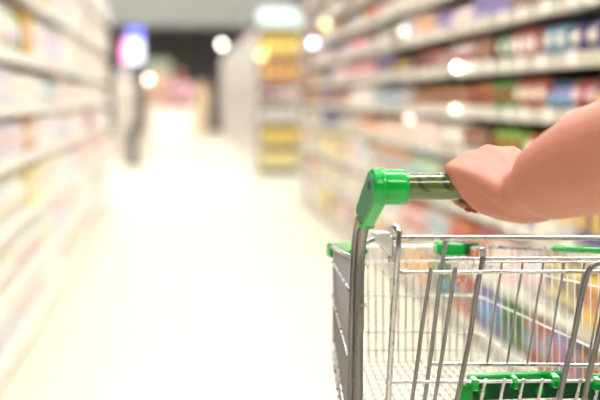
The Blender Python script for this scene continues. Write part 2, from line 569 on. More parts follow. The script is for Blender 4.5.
# ---- the far right-hand row beyond the cross aisle, with an end display of yellow packs facing the camera
FARL = [0.12, 0.45, 0.78, 1.11, 1.44, 1.77, 2.10]
for i, (a, b) in enumerate(((25.9, 32.4), (32.4, 38.9), (38.9, 45.4), (45.4, 51.9))):
    u = shelving(a, b, 1, FARL, 2.45, 'far pale shelving bay behind the yellow end display, %s in its row' % ORD[i], 'far shelving row', False, cards=False)
    bm = bmesh.new()
    for z in FARL:
        y = a + 0.05
        while y < b - 0.35:
            w, h = random.uniform(0.16, 0.3), random.uniform(0.18, 0.27)
            add_box(bm, (RX + 0.12, y + w / 2, z + h / 2 + 0.001), (0.2, w - 0.01, h), mi=random.randrange(5))
            y += w
    tag(obj('packaged_goods', bm, [pm[c] for c in ('white', 'pale lilac', 'pale pink', 'cream', 'pale grey')]),
        'pale packaged goods filling the far shelving, %s bay' % ORD[i], 'goods', kind='stuff')

t = empty('end_display', (1.55, 25.55, 0))
box('back_panel', (-0.30, 0.22, 0), (0.36, 0.26, 2.2), SHELFD, t)
box('base_plinth', (-0.30, -0.2, 0), (0.36, 0.22, 0.09), SHELFD, t)
for s in (-0.30, 0.34):
    box('side_post', (s, -0.2, 0), (s + 0.02, 0.22, 2.2), SHELFG, t)
ELV = [0.12, 0.46, 0.80, 1.13, 1.40, 1.78]
for z in ELV:
    sh = box('shelf', (-0.28, -0.2, z - 0.03), (0.34, 0.22, z), SHELFM, t)
    box('price_strip', (-0.28, -0.21, z - 0.04), (0.34, -0.2, z + 0.01), STRIPM, sh)
bm = bmesh.new()
add_box(bm, (0.03, -0.05, 2.33), (0.66, 0.12, 0.26), 0.03)
obj('header_board', bm, mat('header_board', srgb(214, 240, 236), 0.5, noise=0.05), t)
tag(t, 'narrow end display with white header facing the aisle, stacked with yellow packs', 'display')
for li, (cols, h) in enumerate((('pale yellow', 0.25), ('yellow', 0.26), ('pale grey', 0.24), ('magenta', 0.18), ('orange', 0.30), ('yellow', 0.30))):
    for q in range(4):
        c = cols
        if li == 3 and q > 1:
            c = 'pale pink'
        lab = '%s carton, %s from the left, %s shelf up of the narrow end display' % (c, ORD[q], ORD[li])
        product('carton', c, 'pale yellow' if 'yellow' in c or c == 'orange' else 'white', 1.35 + 0.15 * q, 25.44, ELV[li] + 0.0008, 0.14, 0.16, h, 0.0, lab, 'cartons on the end display')


# ================================================================== far end of the hall
def lamp(x, y, z, r, colour, strength, label, stem=0.25, wall=None):
    """small globe lamp on a stem"""
    t = empty('globe_lamp', (x, y, z))
    bm = bmesh.new()
    lathe(bm, [(-r, r * .02), (-r * .92, r * .39), (-r * .7, r * .71), (-r * .38, r * .92), (0, r), (r * .38, r * .92), (r * .7, r * .71), (r * .92, r * .39), (r, r * .02)], (0, 0, 0), (0, 0, 1), 14)
    obj('globe', bm, mat('globe_%s_%d' % (colour[0].replace(' ', '_'), strength), srgb(*colour[1]), 0.4, emit=strength), t)
    end = Vector(wall) if wall else Vector((0, 0, stem))
    tube('stem', [end.normalized() * r * 0.9, end], 0.008, SHELFG, t, 8)
    tag(t, label, 'lamp', 'small globe lamps in the hall')
    return t


WARMW = ('warm', (255, 246, 226))
COLDW = ('cold', (206, 214, 255))
PINKW = ('pink', (255, 226, 220))
YELW = ('yellow', (255, 226, 150))
lamp(1.30, 47.0, 2.62, 0.055, WARMW, 8, 'small white globe lamp over the far end of the far shelving row', CEIL - 2.62)
lamp(1.28, 25.28, 1.78 + 0.0, 0.001 + 0.045, YELW, 2, 'small warm globe lamp on the front of the yellow end display', wall=(0.0, 0.07, 0))
lamp(1.33, 16.4, 1.68, 0.033, COLDW, 3, 'small bluish globe lamp on the right-hand row near its far end', wall=(0.045, 0, 0))
lamp(1.33, 15.0, 1.80, 0.026, YELW, 2, 'small yellow globe lamp on the upper right-hand row', wall=(0.045, 0, 0))
lamp(1.35, 8.1, 1.298, 0.0155, WARMW, 8, 'tiny bright globe lamp on the sixth shelf edge of the right-hand row', wall=(0.025, 0, 0))  # from here glowing balls added as bright glints along the shelf edges
lamp(1.35, 9.75, 1.03, 0.0155, PINKW, 2, 'tiny pinkish globe lamp below the fifth shelf of the right-hand row', wall=(0.032, 0, 0))
lamp(1.35, 8.15, 1.098, 0.0155, WARMW, 2, 'tiny globe lamp on the fifth shelf edge of the right-hand row', wall=(0.025, 0, 0))
lamp(1.35, 10.0, 1.545, 0.015, WARMW, 2, 'tiny globe lamp on the seventh shelf edge of the right-hand row', wall=(0.028, 0, 0))
lamp(-0.45, 29.4, 1.47, 0.045, PINKW, 4, 'small pink-white globe lamp on a floor stand beyond the left row', wall=(0, 0, -1.47))

# lit advertising screen on a slim stand past the end of the left row
t = empty('advertising_screen', (-0.74, 30.0, 0))
t.scale = (1.2, 1.2, 1.075)
bm = bmesh.new()
add_box(bm, (0, 0, 0.02), (0.30, 0.30, 0.04), 0.008)
obj('base', bm, SHELFD, t)
tube('pole', [(0, 0, 0.03), (0, 0, 1.62)], 0.022, SHELFG, t, 12)
bm = bmesh.new()
add_box(bm, (0, 0.012, 1.90), (0.34, 0.06, 0.60), 0.01)
obj('screen_housing', bm, SHELFD, t)


def screen_mat():
    m = bpy.data.materials.new('lit_screen')
    m.use_nodes = True
    nt = m.node_tree
    b = nt.nodes['Principled BSDF']
    tc = nt.nodes.new('ShaderNodeTexCoord')
    sp = nt.nodes.new('ShaderNodeSeparateXYZ')
    nt.links.new(tc.outputs['Object'], sp.inputs[0])
    ra = nt.nodes.new('ShaderNodeValToRGB')
    mr = nt.nodes.new('ShaderNodeMapRange')
    mr.inputs[1].default_value = -0.16
    mr.inputs[2].default_value = 0.16
    nt.links.new(sp.outputs['X'], mr.inputs[0])
    nt.links.new(mr.outputs[0], ra.inputs[0])
    e = ra.color_ramp.elements
    e[0].position, e[0].color = 0.0, (1.0, 0.08, 0.30, 1)
    e[1].position, e[1].color = 0.45, (0.75, 0.80, 1.0, 1)
    x = e.new(0.25)
    x.color = (0.95, 0.45, 0.95, 1)
    nt.links.new(ra.outputs[0], b.inputs['Emission Color'])
    nt.links.new(ra.outputs[0], b.inputs['Base Color'])
    b.inputs['Emission Strength'].default_value = 0.6
    return m


box('screen', (-0.15, -0.024, 1.64), (0.15, -0.018, 2.02), screen_mat(), t)
box('top_screen', (-0.06, -0.024, 2.03), (0.15, -0.018, 2.19), mat('lit_blue_screen', srgb(96, 112, 255), 0.4, emit=0.8), t)
tag(t, 'lit pink and blue advertising screen on a slim dark stand past the left row', 'screen')

# promotional stands and a service counter at the far end
def promo(x, y, w, d, h, colour, label, acc):
    t = empty('promotion_stand', (x, y, 0))
    bm = bmesh.new()
    add_box(bm, (0, 0, h * .42), (w, d, h * .84), 0.02)
    obj('body', bm, mat('promo_' + label[:14].replace(' ', '_'), srgb(*colour), 0.6, noise=0.06, nscale=3), t)
    bm = bmesh.new()
    add_box(bm, (0, 0, h * .92), (w * .9, d * .3, h * .16), 0.015)
    obj('header', bm, mat('promo_header_' + acc[0], srgb(*acc[1]), 0.6, noise=0.06, nscale=3), t)
    for k in range(3):
        box('ledge', (-w / 2 - 0.01, -d / 2 - 0.04, h * (.2 + .2 * k)), (w / 2 + 0.01, -d / 2 + 0.001, h * (.2 + .2 * k) + 0.03), SHELFM, t)
    tag(t, label, 'display stand')


promo(-0.36, 38.0, 0.62, 0.5, 1.98, (232, 190, 166), 'peach promotion stand with greenish header standing in the far hall', ('green', (170, 186, 168)))
promo(-0.95, 33.0, 0.42, 0.4, 1.75, (226, 214, 204), 'pale promotion stand partly behind the lit advertising screen', ('grey', (196, 190, 186)))
promo(0.85, 53.0, 0.5, 0.5, 1.65, (226, 206, 170), 'cream promotion stand against the dark back wall', ('tan', (206, 176, 140)))
box('bollard_post', (0, 0, 0), (0.1, 0.1, 0.1), SHELFD)
bpy.data.objects.remove(bpy.data.objects['bollard_post'])
t = empty('waste_bin', (-0.70, 28.8, 0))
bm = bmesh.new()
lathe(bm, [(0, .07), (.01, .075), (.62, .085), (.63, .08)], (0, 0, 0), (0, 0, 1), 20)
obj('body', bm, SHELFD, t)
bm = bmesh.new()
lathe(bm, [(.63, .09), (.66, .09), (.70, .06), (.71, .03)], (0, 0, 0), (0, 0, 1), 20)
obj('lid', bm, SHELFG, t)
tag(t, 'slim dark waste bin standing past the end of the left row', 'bin')
t = empty('service_counter', (-0.05, 33.5, 0))
box('front_panel', (-0.45, -0.3, 0.0), (0.45, -0.26, 0.93), mat('counter_white', srgb(250, 248, 242), 0.4, noise=0.02), t)
box('body', (-0.43, -0.26, 0.0), (0.43, 0.3, 0.92), SHELFM, t)
box('worktop', (-0.48, -0.34, 0.93), (0.48, 0.33, 0.97), MATS['counter_white'], t, 0.008)
tag(t, 'white service counter in the far hall, straight down the aisle', 'counter')


def skin_body(name, joints, edges, m, parent, sub=2):
    """continuous figure from a joint skeleton"""
    me = bpy.data.meshes.new(name)
    keys = list(joints)
    me.from_pydata([joints[k][0] for k in keys], [(keys.index(a), keys.index(b)) for a, b in edges], [])
    o = bpy.data.objects.new(name, me)
    COL.objects.link(o)
    sk = o.modifiers.new('skin', 'SKIN')
    for i, k in enumerate(keys):
        r = joints[k][1]
        me.skin_vertices[0].data[i].radius = r if isinstance(r, tuple) else (r, r)
        me.skin_vertices[0].data[i].use_root = (i == 0)
    sd = o.modifiers.new('sub', 'SUBSURF')
    sd.levels = sd.render_levels = sub
    dg = bpy.context.evaluated_depsgraph_get()
    me2 = bpy.data.meshes.new_from_object(o.evaluated_get(dg))
    bpy.data.objects.remove(o)
    me2.materials.clear()
    me2.materials.append(m)
    me2.polygons.foreach_set('use_smooth', [True] * len(me2.polygons))
    o = bpy.data.objects.new(name, me2)
    return link(o, parent)


# a shopper far down the hall, behind the counter
t = empty('person', (0.13, 35.0, 0))
J = {'pelvis': ((0, 0, .95), (.15, .10)), 'chest': ((0, 0, 1.28), (.17, .11)), 'neck': ((0, 0, 1.46), .055), 'chin': ((0, -.02, 1.53), .07), 'head': ((0, -.01, 1.62), (.085, .10)), 'crown': ((0, 0, 1.70), .06)}
E = [('pelvis', 'chest'), ('chest', 'neck'), ('neck', 'chin'), ('chin', 'head'), ('head', 'crown')]
for s, n in ((-1, 'l'), (1, 'r')):
    J.update({'sh' + n: ((s * .18, 0, 1.40), .06), 'el' + n: ((s * .25, -.03, 1.13), .045), 'wr' + n: ((s * .22, -.2, 1.0), .032), 'ha' + n: ((s * .2, -.28, .99), (.03, .02)),
              'hip' + n: ((s * .09, 0, .86), .09), 'kn' + n: ((s * .1, -.01, .48), .06), 'an' + n: ((s * .1, .02, .09), .045), 'to' + n: ((s * .11, -.14, .05), .04)})
    E += [('chest', 'sh' + n), ('sh' + n, 'el' + n), ('el' + n, 'wr' + n), ('wr' + n, 'ha' + n), ('pelvis', 'hip' + n), ('hip' + n, 'kn' + n), ('kn' + n, 'an' + n), ('an' + n, 'to' + n)]
skin_body('body', J, E, SKIN, t)
J2 = {'a': ((0, 0, .93), (.165, .12)), 'b': ((0, 0, 1.15), (.165, .12)), 'c': ((0, 0, 1.32), (.18, .12)), 'd': ((0, 0, 1.42), (.12, .09)), 'l': ((-.19, 0, 1.40), .075), 'r': ((.19, 0, 1.40), .075), 'l2': ((-.24, -.02, 1.2), .065), 'r2': ((.24, -.02, 1.2), .065)}
skin_body('shirt', J2, [('a', 'b'), ('b', 'c'), ('c', 'd'), ('c', 'l'), ('c', 'r'), ('l', 'l2'), ('r', 'r2')], mat('shirt_pink', srgb(226, 178, 196), 0.9, noise=0.05), t)
skin_body('trousers', {'p': ((0, 0, .92), (.165, .12)), 'l': ((-.09, 0, .80), .10), 'r': ((.09, 0, .80), .10), 'lk': ((-.1, -.01, .45), .075), 'rk': ((.1, -.01, .45), .075), 'la': ((-.1, .02, .12), .065), 'ra': ((.1, .02, .12), .065)},
          [('p', 'l'), ('p', 'r'), ('l', 'lk'), ('r', 'rk'), ('lk', 'la'), ('rk', 'ra')], mat('trousers_dark', srgb(60, 58, 66), 0.9, noise=0.05), t)
skin_body('hair', {'a': ((0, .03, 1.72), (.085, .09)), 'b': ((0, .05, 1.62), (.09, .06)), 'c': ((0, .07, 1.5), (.07, .04))}, [('a', 'b'), ('b', 'c')], mat('hair_brown', srgb(74, 54, 44), 0.7, noise=0.1), t)
tag(t, 'distant person in a pale pink top standing behind the white counter', 'person')

# ================================================================== the shopping cart
MW = (Matrix.Translation(cam.location) @ cam.rotation_euler.to_matrix().to_4x4())
CAMP = MW.translation.copy()


def ray(px, py):
    return (MW.to_3x3() @ Vector(((px - CX) / FPX, -(py - CY) / FPX, -1))).normalized()


HEAD = math.radians(12.0) - YAW                # cart points a little to the left of the aisle
FWD = Vector((-math.sin(HEAD), math.cos(HEAD), 0))
RGT = Vector((math.cos(HEAD), math.sin(HEAD), 0))
d0 = ray(385, 187)
viewdir = MW.to_3x3() @ Vector((0, 0, -1))
P0 = CAMP + d0 * (2.125 / d0.dot(viewdir))      # left end of the handle bar
cart = empty('shopping_cart', (P0.x, P0.y, 0), HEAD)
tag(cart, 'steel wire shopping cart with green plastic corners and olive handle bar', 'shopping cart')
ORG = Vector((P0.x, P0.y, 0))


def cp(px, py, yc):
    """point of the cart that lies yc metres forward of the handle, in cart coordinates (right, forward, up)"""
    d = ray(px, py)
    t = (yc - (CAMP - ORG).dot(FWD)) / d.dot(FWD)
    p = CAMP + d * t - ORG
    return Vector((p.dot(RGT), p.dot(FWD), p.z))


HZ = P0.z                                       # height of the handle bar
W = 0.50                                        # width between the handle posts
PXM = 1.0 / 800.0                               # one pixel at the handle, in metres

# --- handle bar with its printed film
bm = bmesh.new()
prof = [(0.0, .0170), (0.004, .0175), (W - 0.03, .0175), (W - 0.026, .0170)]
lathe(bm, prof, (0.0, 0, HZ), (1, 0, 0), 40)
hb = obj('handle_bar', bm, OLIVE, cart)
hb['label'] = 'glossy olive handle bar'


def print_mark(cx, pts, wid, name='printed_mark'):
    """flat dark stroke wrapped on the bar: pts are (along, angle)"""
    bm = bmesh.new()
    R_ = 0.01768
    P = spline([Vector((a, b, 0)) for a, b in pts], 6)
    va = []
    for i, p in enumerate(P):
        tn = (P[min(i + 1, len(P) - 1)] - P[max(0, i - 1)])
        tn = Vector((tn.x, tn.y * R_, 0)).normalized()
        w = wid * (0.35 + 0.65 * math.sin(PI * min(1, max(0, (i + 0.5) / len(P)))))
        nx, na = -tn.y * w, tn.x * w / R_
        row = []
        for s in (-1, 1):
            x, an = cx + p.x + s * nx, p.y + s * na
            row.append(bm.verts.new((x, -math.cos(an) * R_, HZ + math.sin(an) * R_)))
        va.append(row)
    for a, b in zip(va, va[1:]):
        bm.faces.new((a[0], a[1], b[1], b[0]))
    return obj(name, bm, OLIVED, hb)


for c in (0.040, 0.072, 0.30, 0.36):
    print_mark(c, [(-0.006, 1.25), (0.000, 0.75), (0.001, 0.25), (0.006, -0.15), (0.014, -0.28)], 0.0030)
    print_mark(c, [(0.006, 0.95), (0.014, 0.75), (0.024, 0.72)], 0.0022)

# --- the two green brackets and the posts
def circ(cy, cz, r, n=28):
    return [(round(cy + r * math.cos(2 * PI * k / n), 6), round(cz + r * math.sin(2 * PI * k / n), 6)) for k in range(n)]


def bracket(side):
    x0 = -0.002 if side < 0 else W - 0.024
    sx = side
    TH = 0.016
    q = [cp(354.5, 206, .082), cp(355.5, 214, .080), cp(359.5, 226, .064), cp(366, 228, .046), cp(378, 214, .012)]
    poly = hull2d(circ(0, 0, .0240) + [(round(p.y, 6), round(p.z - HZ, 6)) for p in q])
    o = prism('handle_bracket', poly, (x0, 0, HZ), (0, 1, 0), (0, 0, 1), (TH * sx, 0, 0), GREEN, cart, 0.0040, 4)
    # collar sleeve on the bar
    bm = bmesh.new()
    lathe(bm, [(-0.002, .0205), (0.000, .0222), (0.023, .0226), (0.0265, .0222), (0.0275, .0205), (0.0275, .0178)], (x0 + 0.001 * -sx, 0, HZ), (-sx, 0, 0), 36)
    obj('collar', bm, GREEN, o)
    bm = bmesh.new()
    ring = [Vector((x0 - 0.0035 * -sx, math.cos(a) * .0212, HZ + math.sin(a) * .0212)) for a in [2 * PI * k / 36 for k in range(36)]]
    add_tube(bm, ring, 0.0046, 10, close=True)
    obj('flange', bm, GREEN, o)
    # raised panel and screw hole on the outer face
    xo = x0 + TH * sx
    inner = [(a * .80 + .0055, b * .80 - .0035) for a, b in poly]
    prism('side_panel', inner, (xo - 0.0006 * sx, 0, HZ), (0, 1, 0), (0, 0, 1), (0.0014 * sx, 0, 0), mat('green_side_panel', srgb(72, 128, 92), 0.5, noise=0.05), o, 0.0005, 1)
    bm = bmesh.new()
    lathe(bm, [(0, .0062), (0.0012, .0062), (0.0014, .0048), (0.0004, .0046)], (xo + 0.0006 * sx, 0.006, HZ + 0.002), (sx, 0, 0), 20)
    obj('screw_hole', bm, DGREEN, o)
    # socket rim where the post enters
    bm = bmesh.new()
    c = Vector((x0 + TH / 2 * sx, 0.056, q[2].z - 0.000))
    ring = [c + Vector((math.cos(a) * .0082, math.sin(a) * .0110, 0.0)) for a in [2 * PI * k / 32 for k in range(32)]]
    add_tube(bm, ring, 0.0026, 10, close=True)
    lathe(bm, [(0, .0080), (0.015, .0080)], c, (0, 0, 1), 24)
    obj('socket_rim', bm, GREEN, o)
    return o


bracket(-1)
bracket(1)


def mirror(p):
    return Vector((W - 0.026 - p[0], p[1], p[2]))


def both(name, pts, r, m, seg=12):
    tube(name, pts, r, m, cart, seg)
    tube(name, [mirror(p) for p in pts], r, m, cart, seg)


post_a = [cp(366, 220, .050), cp(362.5, 240, .066), cp(361.0, 256, .074), cp(359.5, 300, .080), cp(358.5, 400, .092), cp(357, 470, .10), cp(356, 560, .105)]
post_b = [cp(359.5, 216, .066), cp(355.5, 240, .084), cp(352.5, 300, .092), cp(350.5, 400, .106), cp(349, 470, .115), cp(348, 560, .12)]
both('handle_post', spline(post_a, 4), 0.0056, DULL, 14)
both('handle_post', spline(post_b, 4), 0.0046, DULL, 14)
# mounting plate with bolts behind the post
for mir in (False, True):
    pl = [cp(361, 257, .066), cp(364.2, 257, .066), cp(364.2, 328, .075), cp(362.5, 334, .076), cp(359, 334, .076), cp(359, 300, .07)]
    f = (lambda p: mirror(p)) if mir else (lambda p: p)
    bm = bmesh.new()
    a = [bm.verts.new(f(p)) for p in pl]
    b = [bm.verts.new(f(p + Vector((0, 0.004, 0)))) for p in pl]
    bm.faces.new(a)
    bm.faces.new(b)
    for i in range(len(pl)):
        bm.faces.new((a[i], a[(i + 1) % len(pl)], b[(i + 1) % len(pl)], b[i]))
    plate = obj('mounting_plate', bm, DULL, cart)
    for (px, py) in ((365.5, 263), (365.5, 305)):
        bm = bmesh.new()
        c = f(cp(px, py, .070))
        lathe(bm, [(-.006, .0022), (-.001, .0022), (-.001, .0036), (0.0026, .0036), (0.0034, .0022)], c, (1 if not mir else -1, -0.5, 0.1), 10)
        obj('bolt', bm, CHROME, plate)

# --- child-seat frame: rods between the posts
RIGHT = 742                                     # where the frame ends at the right-hand post
rail = [cp(360, 246, .078), cp(365, 243.5, .078), cp(372, 240, .078), cp(380, 238.3, .078), cp(420, 238, .078), cp(600, 238, .078), cp(RIGHT - 15, 238, .078), cp(RIGHT + 2, 245, .078)]
tube('top_rail', rail, 0.0037, STEEL, cart, 14)
loop = [cp(391, 262, .098), cp(390.5, 240, .098), cp(391, 231, .096), cp(394, 227, .088), cp(397.5, 229, .074), cp(398.8, 236, .066), cp(397.5, 258, .067), cp(392.3, 330, .088), cp(388.2, 400, .106), cp(386, 440, .115)]
tube('hook_rod', spline(loop, 6), 0.0041, STEEL, cart, 14)
rlx = lambda px: 2 * 558 - px
tube('hook_rod', [mirror(p) for p in spline(loop, 6)], 0.0041, STEEL, cart, 14)
# white plastic clip round the rail
cl = [(375.3, 233), (383, 231.8), (390.6, 232.4), (392.4, 240), (392.8, 257.5), (388.5, 254), (383, 247), (377, 241)]
bm = bmesh.new()
a = [bm.verts.new(cp(x, y, .066)) for x, y in cl]
b = [bm.verts.new(cp(x, y, .066) + Vector((0, .026, 0))) for x, y in cl]
fa, fb = bm.faces.new(a), bm.faces.new(b)
for i in range(len(cl)):
    bm.faces.new((a[i], a[(i + 1) % len(cl)], b[(i + 1) % len(cl)], b[i]))
bmesh.ops.recalc_face_normals(bm, faces=bm.faces)
bmesh.ops.bevel(bm, geom=list(fa.edges) + list(fb.edges), offset=0.003, segments=3, affect='EDGES', profile=0.5)
o = obj('rail_clip', bm, WHITEP, cart)
o['label'] = 'white plastic clip on the rail'

tube('seat_rail', [cp(442, 259, .10), cp(600, 258.5, .10), cp(RIGHT - 25, 258.5, .10)], 0.0023, STEEL, cart, 12)
tube('seat_rail', [cp(399, 272.5, .085), cp(600, 271.5, .085), cp(RIGHT - 10, 271, .085)], 0.0026, STEEL, cart, 12)
tube('seat_rail', [cp(430, 364, .20), cp(600, 365.5, .20), cp(RIGHT - 40, 366, .20)], 0.0032, STEEL, cart, 12)
tube('seat_rail', [cp(385.5, 382, .125), cp(600, 381, .135), cp(RIGHT - 15, 381, .14)], 0.0023, STEEL, cart, 12)


def rod(pts, r, m=DULL):
    return tube('seat_rod', spline([cp(*p) for p in pts], 5), r, m, cart, 12)


rod([(431, 269, .078), (430, 275, .080), (421.7, 330, .10), (416.5, 370, .115), (411.5, 404, .127)], .0027)
rod([(455, 269, .078), (454, 275, .080), (446, 330, .10), (440.5, 365, .112), (434, 404, .127)], .0027)
rod([(446, 241, .084), (444, 252, .088), (439, 290, .11), (434, 330, .14), (429.5, 365, .165), (424, 404, .185)], .0030)
rod([(483, 256, .096), (481, 268, .098), (476.5, 292, .105), (471, 330, .115), (464.8, 362, .122), (456, 404, .132)], .0034)
rod([(606, 262.5, .070), (597, 263.5, .070), (590, 268.5, .070), (586, 279, .073), (580.8, 300, .078), (573.5, 338, .088), (566.5, 366, .098), (558.5, 404, .108)], .0040)
rod([(604, 262.5, .070), (612, 265, .070), (613, 274, .072), (606, 300, .078), (598, 338, .088), (592, 362, .096), (583, 404, .108)], .0040)
for k in range(10):
    dx = 20.6 * k
    rod([(502 + dx, 262, .105), (500.5 + dx, 275, .110), (496 + dx, 300, .13), (490.5 + dx - 0.3 * k, 340, .165), (487 + dx - 0.5 * k, 363, .185)], .00165)
rod([(491, 262, .107), (482, 262.5, .106), (600, 262, .104), (690, 262, .104)][1:], .0013, STEEL)
for k in range(12):
    dx = 19 * k
    rod([(486 + dx, 379, .130), (484 + dx, 386, .132), (480.5 + dx, 404, .140)], .0024, STEEL)

# --- green child-seat board with its clips
def board(px0, px1, last):
    lo, hi = cp(px0, 374, .150), cp(px1, 374, .150)
    zt = lo.z
    zb = cp(px0, 399, .155).z
    bm = bmesh.new()
    add_box(bm, ((lo.x + hi.x) / 2, .158, (cp(px0, 384, .155).z + zb) / 2), (hi.x - lo.x, .010, cp(px0, 380, .155).z - zb), .002)
    o = obj('seat_board', bm, DGREEN, cart)
    bm = bmesh.new()
    add_tube(bm, [(lo.x + .002, .150, zt - .0055), (hi.x - .002, .150, zt - .0055)], .0055, 12)
    add_box(bm, ((lo.x + hi.x) / 2, .155, zt - .0055), (hi.x - lo.x - .004, .012, .009), .002)
    obj('top_lip', bm, GREEN, o)
    n = 3
    for i in range(n):
        px = px0 + 6.5 + (px1 - px0 - 13) * i / (n - 1)
        c = cp(px, 381.5, .128)
        bm = bmesh.new()
        poly = [(.150, zt - .001), (.136, zt - .001), (.1245, zt - .004), (.121, zt - .010), (.121, zt - .017), (.126, zt - .0195), (.140, zt - .0195), (.140, zt - .013), (.150, zt - .010)]
        hw = .0032 if i == 1 else .0044
        va = [bm.verts.new((c.x - hw, p[0], p[1])) for p in poly]
        vb = [bm.verts.new((c.x + hw, p[0], p[1])) for p in poly]
        f1, f2 = bm.faces.new(va), bm.faces.new(vb)
        for q in range(len(poly)):
            bm.faces.new((va[q], va[(q + 1) % len(poly)], vb[(q + 1) % len(poly)], vb[q]))
        bmesh.ops.recalc_face_normals(bm, faces=bm.faces)
        bmesh.ops.bevel(bm, geom=list(f1.edges) + list(f2.edges), offset=.0012, segments=2, affect='EDGES')
        obj('clip', bm, GREEN, o)
    # ribs on the board
    for i in range(2):
        px = px0 + (px1 - px0) * (.15 + .62 * i)
        c = cp(px, 390, .15)
        box('rib', (c.x - .006, .1505, zb + .003), (c.x + .006, .1535, zb + .014), GREEN, o)
    return o


board(468, 562, False)
board(591, 685, True)
bm = bmesh.new()
pl = [(463, 385), (471, 386), (472.5, 392), (473, 402), (460, 402)]
va = [bm.verts.new(cp(x, y, .138)) for x, y in pl]
vb = [bm.verts.new(cp(x, y, .138) + Vector((0, .008, 0))) for x, y in pl]
bm.faces.new(va)
bm.faces.new(vb)
for i in range(len(pl)):
    bm.faces.new((va[i], va[(i + 1) % len(pl)], vb[(i + 1) % len(pl)], vb[i]))
obj('seat_hinge', bm, GREEN, cart)
# middle piece of the board between the two clipped boards
box('seat_board', (cp(560, 384, .16).x, .161, cp(560, 399, .16).z), (cp(594, 384, .16).x, .169, cp(560, 383, .16).z), DGREEN, cart)

# --- basket
YF, YN = 0.60, 0.10                              # front and rear of the basket
FLx, FRx = 332.0, 478.0
NLx, NRx = 354.0, 717.0
far_y = [246.5, 261.5, 295.5, 332.0, 350.0]
lN = [258.5, 297, 380, 468, 512]                 # rails where they meet the rear, left
rF = [246.0, 264.0, 300.0, 339.0, 357.0]
rN = [256.0, 312, 405, 490, 532]
GF, GN = 361.0, 540.0                            # basket floor, front and rear
L_far = [cp(FLx, y, YF) for y in far_y]
R_far = [cp(FRx, y, YF) for y in far_y]
L_near = [cp(NLx, y, YN) for y in lN]
R_near = [cp(NRx, y, YN) for y in rN]
fl, fr = cp(FLx + 3, GF, YF - .01), cp(FRx - 4, GF, YF - .01)
nl, nr = cp(NLx + 2, GN, YN), cp(NRx - 4, GN, YN)

front = tube('front_panel', [L_far[0], R_far[0]], 0.0032, CHROME, cart, 10)
left = tube('left_panel', [L_far[0], L_near[0]], 0.0034, STEEL, cart, 10)
right = tube('right_panel', [R_far[0], R_near[0]], 0.0030, STEEL, cart, 10)
base = tube('basket_floor', [nl, nr], 0.0032, STEEL, cart, 10)


def bowed(a, b, n=2):
    return [a, b]


for k in range(1, 5):
    a, b = L_far[k], R_far[k]
    m = (b - a)
    rn = (R_near[k] - R_far[k]).normalized()
    pts = spline([a, a + m * .5, a + m * .93, a + m * .975 + rn * .004, R_far[k] + rn * .018], 4)
    tube('wire', pts, 0.0022 if k < 3 else 0.0020, CHROME, front, 8)
    tube('wire', [L_far[k], L_near[k]], 0.0021, STEEL, left, 8)
    tube('wire', [R_far[k] + rn * .018, R_near[k]], 0.0017, CHROME, right, 8)
NV = 19
for i in range(NV):
    t_ = (i + 0.5) / NV
    top = L_far[0].lerp(R_far[0], t_)
    bot = fl.lerp(fr, t_)
    end = nl.lerp(nr, t_)
    off = Vector((0, -.0025, 0))
    tube('wire', [top + off, top.lerp(bot, .5) + off, top.lerp(bot, .95) + off, bot + Vector((0, -.006, 0))], 0.0012, STEEL, front, 8)
    tube('wire', [bot + Vector((0, -.004, 0)), end], 0.0011, DULL, base, 6)
NT = 34
for i in range(NT):
    t_ = (i + 0.3) / NT
    tube('wire', [fl.lerp(nl, t_) + Vector((0, 0, .002)), fr.lerp(nr, t_) + Vector((0, 0, .002))], 0.0013, CHROME, base, 6)
NS = 30
for i in range(NS):
    t_ = (i + 0.6) / NS
    tube('wire', [L_far[0].lerp(L_near[0], t_) + Vector((.002, 0, 0)), L_far[3].lerp(L_near[3], t_) + Vector((.002, 0, 0)), fl.lerp(nl, t_)], 0.0015, GALV, left, 8)
    if i % 6 != 99:
        tube('wire', [R_far[0].lerp(R_near[0], t_) - Vector((.002, 0, 0)), R_far[3].lerp(R_near[3], t_) - Vector((.002, 0, 0)), fr.lerp(nr, t_)], 0.0010, CHROME, right, 8)

# green corner guards and rim cover
def guard(name, pts2, y0, dy, m=GREEN, bev=.003):
    bm = bmesh.new()
    a = [bm.verts.new(cp(x, y, y0)) for x, y in pts2]
    b = [bm.verts.new(cp(x, y, y0) + Vector((0, dy, 0))) for x, y in pts2]
    fa, fb = bm.faces.new(a), bm.faces.new(b)
    for i in range(len(a)):
        bm.faces.new((a[i], a[(i + 1) % len(a)], b[(i + 1) % len(a)], b[i]))
    bmesh.ops.recalc_face_normals(bm, faces=bm.faces)
    bmesh.ops.bevel(bm, geom=list(fa.edges) + list(fb.edges), offset=bev, segments=3, affect='EDGES')
    return obj(name, bm, m, cart)


guard('corner_guard', [(437.2, 244), (440, 242.2), (455, 242.2), (463, 243), (469, 244.5), (468.5, 253), (461, 256), (439, 255.5), (437, 252)], YF - .03, .022)
guard('corner_guard', [(466, 243), (479.5, 243.2), (479.5, 245.6), (471, 246.6), (470, 256), (466.5, 256)], YF - .035, .02, DGREEN, .0015)
guard('corner_guard', [(330.2, 246), (331.5, 244), (334, 244.4), (335.4, 247), (334.4, 250), (334, 257.5), (331, 258), (330, 256)], YF - .015, .028)
